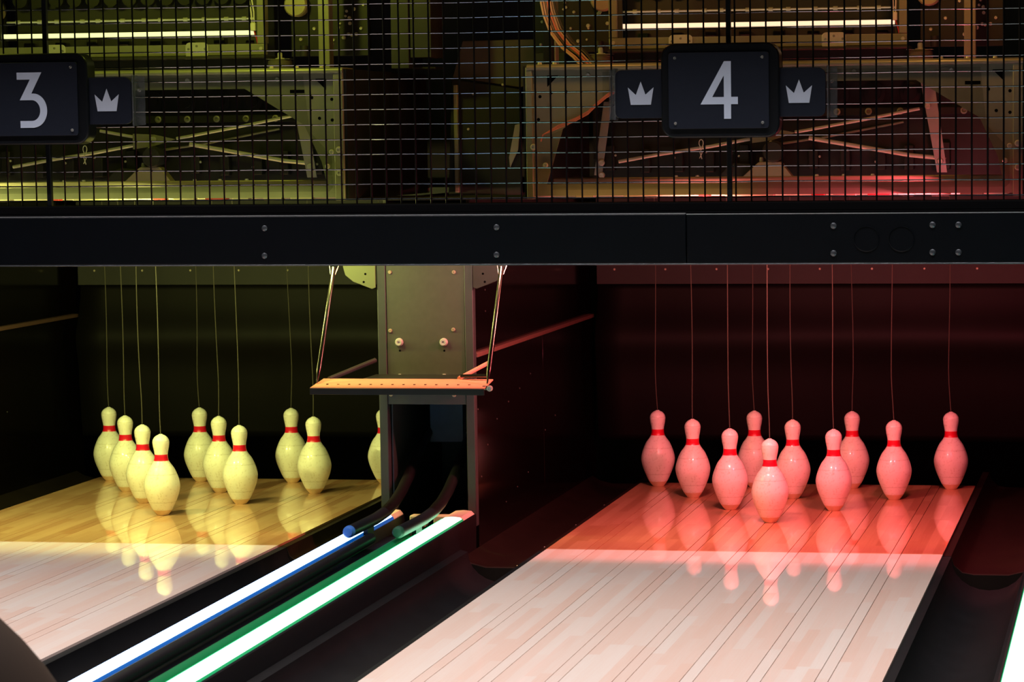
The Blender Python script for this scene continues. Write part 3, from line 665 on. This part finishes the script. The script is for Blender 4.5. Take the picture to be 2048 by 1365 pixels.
for q in (-1, 1): MB().tube([(.373 + q * .003, UY + .007, 1.42), (.374 + q * .004, UY + .0, 1.45), (.368 + q * .004, UY, 1.49), (.36, UY, 1.6)], .0022, 6).build('lamp_wire', 'white', t)
MB().tube([(.376, UY + .005, 1.398), (.384, UY + .002, 1.375), (.386, UY + .005, 1.362)], .002, 6).build('lamp_wire', 'red', t)
MB().tube([(-.384, UY + .08, 1.436), (.384, UY + .08, 1.436)], .003, 8).build('guide_rod', 'steelb', t)
for i in range(12):
    x = -.35 + i * .062 + rr.uniform(-.008, .008); MB().tube([(x - .006, UY + .08, 1.436), (x + .006, UY + .08, 1.436)], .006, 10).build('collar', 'steelb', t)
for i in range(14):
    x = -.36 + i * .055; MB().lathe([(0, .0), (.022, 0), (.022, .02), (0, .02)], (x, UY + .12, 1.50), 14, 'y').build('spool', 'dark', t)
MB().box(-.386, .386, UY + .16, UY + .17, 1.33, 1.95).build('housing_back', 'darkg', t)
for i in range(8):
    x = -.34 + i * .095; MB().box(x - .012, x + .02, UY + .12, UY + .155, 1.362 + rr.uniform(0, .006), 1.376 + rr.uniform(0, .012)).build('clutch_block', 'darkg', t, .003)
for s in (-1, 1):           # columns beside the housing
    MB().box(*sorted((s * .560, s * .592)), -.19, -.15, 1.285, 1.95).build('column', 'steel', t, .002)
    MB().box(*sorted((s * .43, s * .66)), -.02, .0, 1.33, 1.95).build('drive_panel', 'dark', t, .001)
    for i in range(18):
        bolt(t, (s * (.44 + .21 * rr.random()), -.02, 1.34 + .14 * rr.random()), .003 + .003 * rr.random(), .006, 'steelb')
    MB().lathe([(0, -.06), (.03, -.06), (.034, -.055), (.034, -.03), (0, -.03)], (s * .455, 0, 1.475), 20, 'y').build('pulley', 'tan', t)
    MB().tube([(s * .47, -.03, 1.33), (s * .47, -.03, 1.36)], .012, 12).build('spring_seat', 'darkg', t)
for x in (.52, .59, .66, -.50, -.54): bolt(t, (x, -.50, 1.284), .006, .009, 'steelb', 'bolt', 'z', 1)
m3 = copy_tree(mach); m3.location.x = -DX
tag(m3, 'yellow-green lit pinsetting machine behind the mesh above lane 3', 'machine', 'pinsetting machines')
for c in m3.children:
    if c.name.startswith('lamp_tube'): c.data = c.data.copy(); c.data.materials[0] = M['tubeg']

# ------------------------------------------------------------------ things in the gap between the machines
a, b = at(780, 0, -.1), at(862, 115, -.1)
t = thing('control_cabinet', ((a.x + b.x) / 2, -.05, 1.30), 'dark grey cabinet hanging between the two machines, left of the cables', 'cabinet')
MB().box(a.x, a.x + .052, -.10, .05, b.z - .03, 1.95).build('door', 'darkg', t, .002)
MB().box(a.x + .054, b.x, -.095, .05, b.z, 1.95).build('body', 'darkg', t, .002)
MB().box(a.x + .0, b.x, -.05, .05, 1.295, b.z - .031).build('foot', 'dark', t, .002)
a = at(870, 62, .05); b = at(880, 15, .05)
tag(MB().prism([(a.x, a.z), (a.x + .026, a.z), (a.x + .015, b.z), (a.x + .010, b.z)], .05, .054).build('red_tag', 'red'), 'narrow red triangular tag between cabinet and cables', 'tag')
t = thing('cable_bundle', (-.58, -.30, 1.28), 'bundle of pale cables dropping onto the machine of lane 4', 'cables')
for k in range(7):
    o_ = (k - 3) * .0055
    pts = []
    for px, py in ((1092, -60), (1094, 0), (1099, 25), (1112, 60), (1135, 90), (1158, 108), (1178, 130)):
        p = at(px, py, -.42); pts.append((p.x + o_, -.42 + .004 * (k % 3), p.z + o_ * .5 + .002 * math.sin(k * 2.1 + py * .03)))
    MB().tube(pts, .0027, 7).build('cable', ['copper', 'copper', 'tan', 'pinkw', 'copper', 'tan', 'darkg'][k], t)
p0, p1 = at(1084, -40, -.33), at(1105, 128, -.33)
tag(MB().box(p0.x, p1.x, -.33, -.30, p1.z, 1.95).build('cable_post', 'dark', None, .002), 'dark post just behind the bundle of pale cables', 'post')
t = thing('wire_loom', (-.5, -.575, 1.0), 'thin reddish wires slanting across the machine plate left of sign 4', 'wires')
for k in range(3):
    pts = [];
    for px, py in ((1082, 283), (1086, 270), (1115, 255), (1150, 240), (1176, 226), (1190, 212), (1214, 192), (1240, 178)):
        p = at(px, py + (k - 1) * (3 if px > 1090 else 0), -.572); pts.append((p.x, -.572 - .002 * k, p.z))
    MB().tube(pts, .0014, 6).build('wire', 'pinkw', t)
pl = [at(*q, .12) for q in ((925, 82), (1130, 77), (1130, 155), (1040, 175), (905, 155))]
t = thing('ball_lift_cover', (-.8, .15, .9), 'smoky grey angled cover standing between the two machines', 'cover')
MB().prism([(p.x, p.z) for p in pl][::-1], .12, .126).build('upper_panel', 'smoky', t, .002)
pl = [at(*q, .10) for q in ((903, 158), (1040, 178), (1045, 392), (897, 392))]
MB().prism([(p.x, p.z) for p in pl][::-1], .10, .106).build('lower_panel', 'dark', t, .002)
p0, p1 = at(906, 170, .08), at(919, 440, .08)
MB().box(p0.x, p1.x, .08, .095, .936, p0.z).build('edge_strip', 'steel', t, .002)
rr = random.Random(9)
for k in range(9):
    q = at(rr.uniform(700, 1040), rr.uniform(150, 390), .10 if k % 2 else .115); 
    if q.x > pl[0].x: bolt(t, (q.x, .10, q.z), .004, .004, 'steelb')
pl = [at(*q, .09) for q in ((1030, 250), (1040, 247), (1036, 300), (1020, 335), (1018, 315))]
MB().prism([(p.x, p.z) for p in pl][::-1], .09, .094).build('metal_strip', 'strap', t)
# drip tray / deck behind the beam in the gap
tag(MB().box(-1.055, -.58, -.45, -.20, .928, .935).build('gap_tray', 'darkg', None, .001), 'narrow dark tray bridging the gap between the machines', 'tray')

# ------------------------------------------------------------------ foreground hood
c = at(-450, 1734, -4.9)
hx, hz = c.x, c.z
prof = [(.30, -.22), (.30, .05), (.33, .16)] + [(.379 * math.cos(math.radians(a)), hz + .379 * math.sin(math.radians(a))) for a in range(-14, 86, 6)] + [(0, hz + .379)]
tag(MB().lathe(prof, (hx, -4.9, 0), 64).build('ball_return_hood', 'hood'), 'dark brown domed hood in the bottom left corner', 'ball return hood')
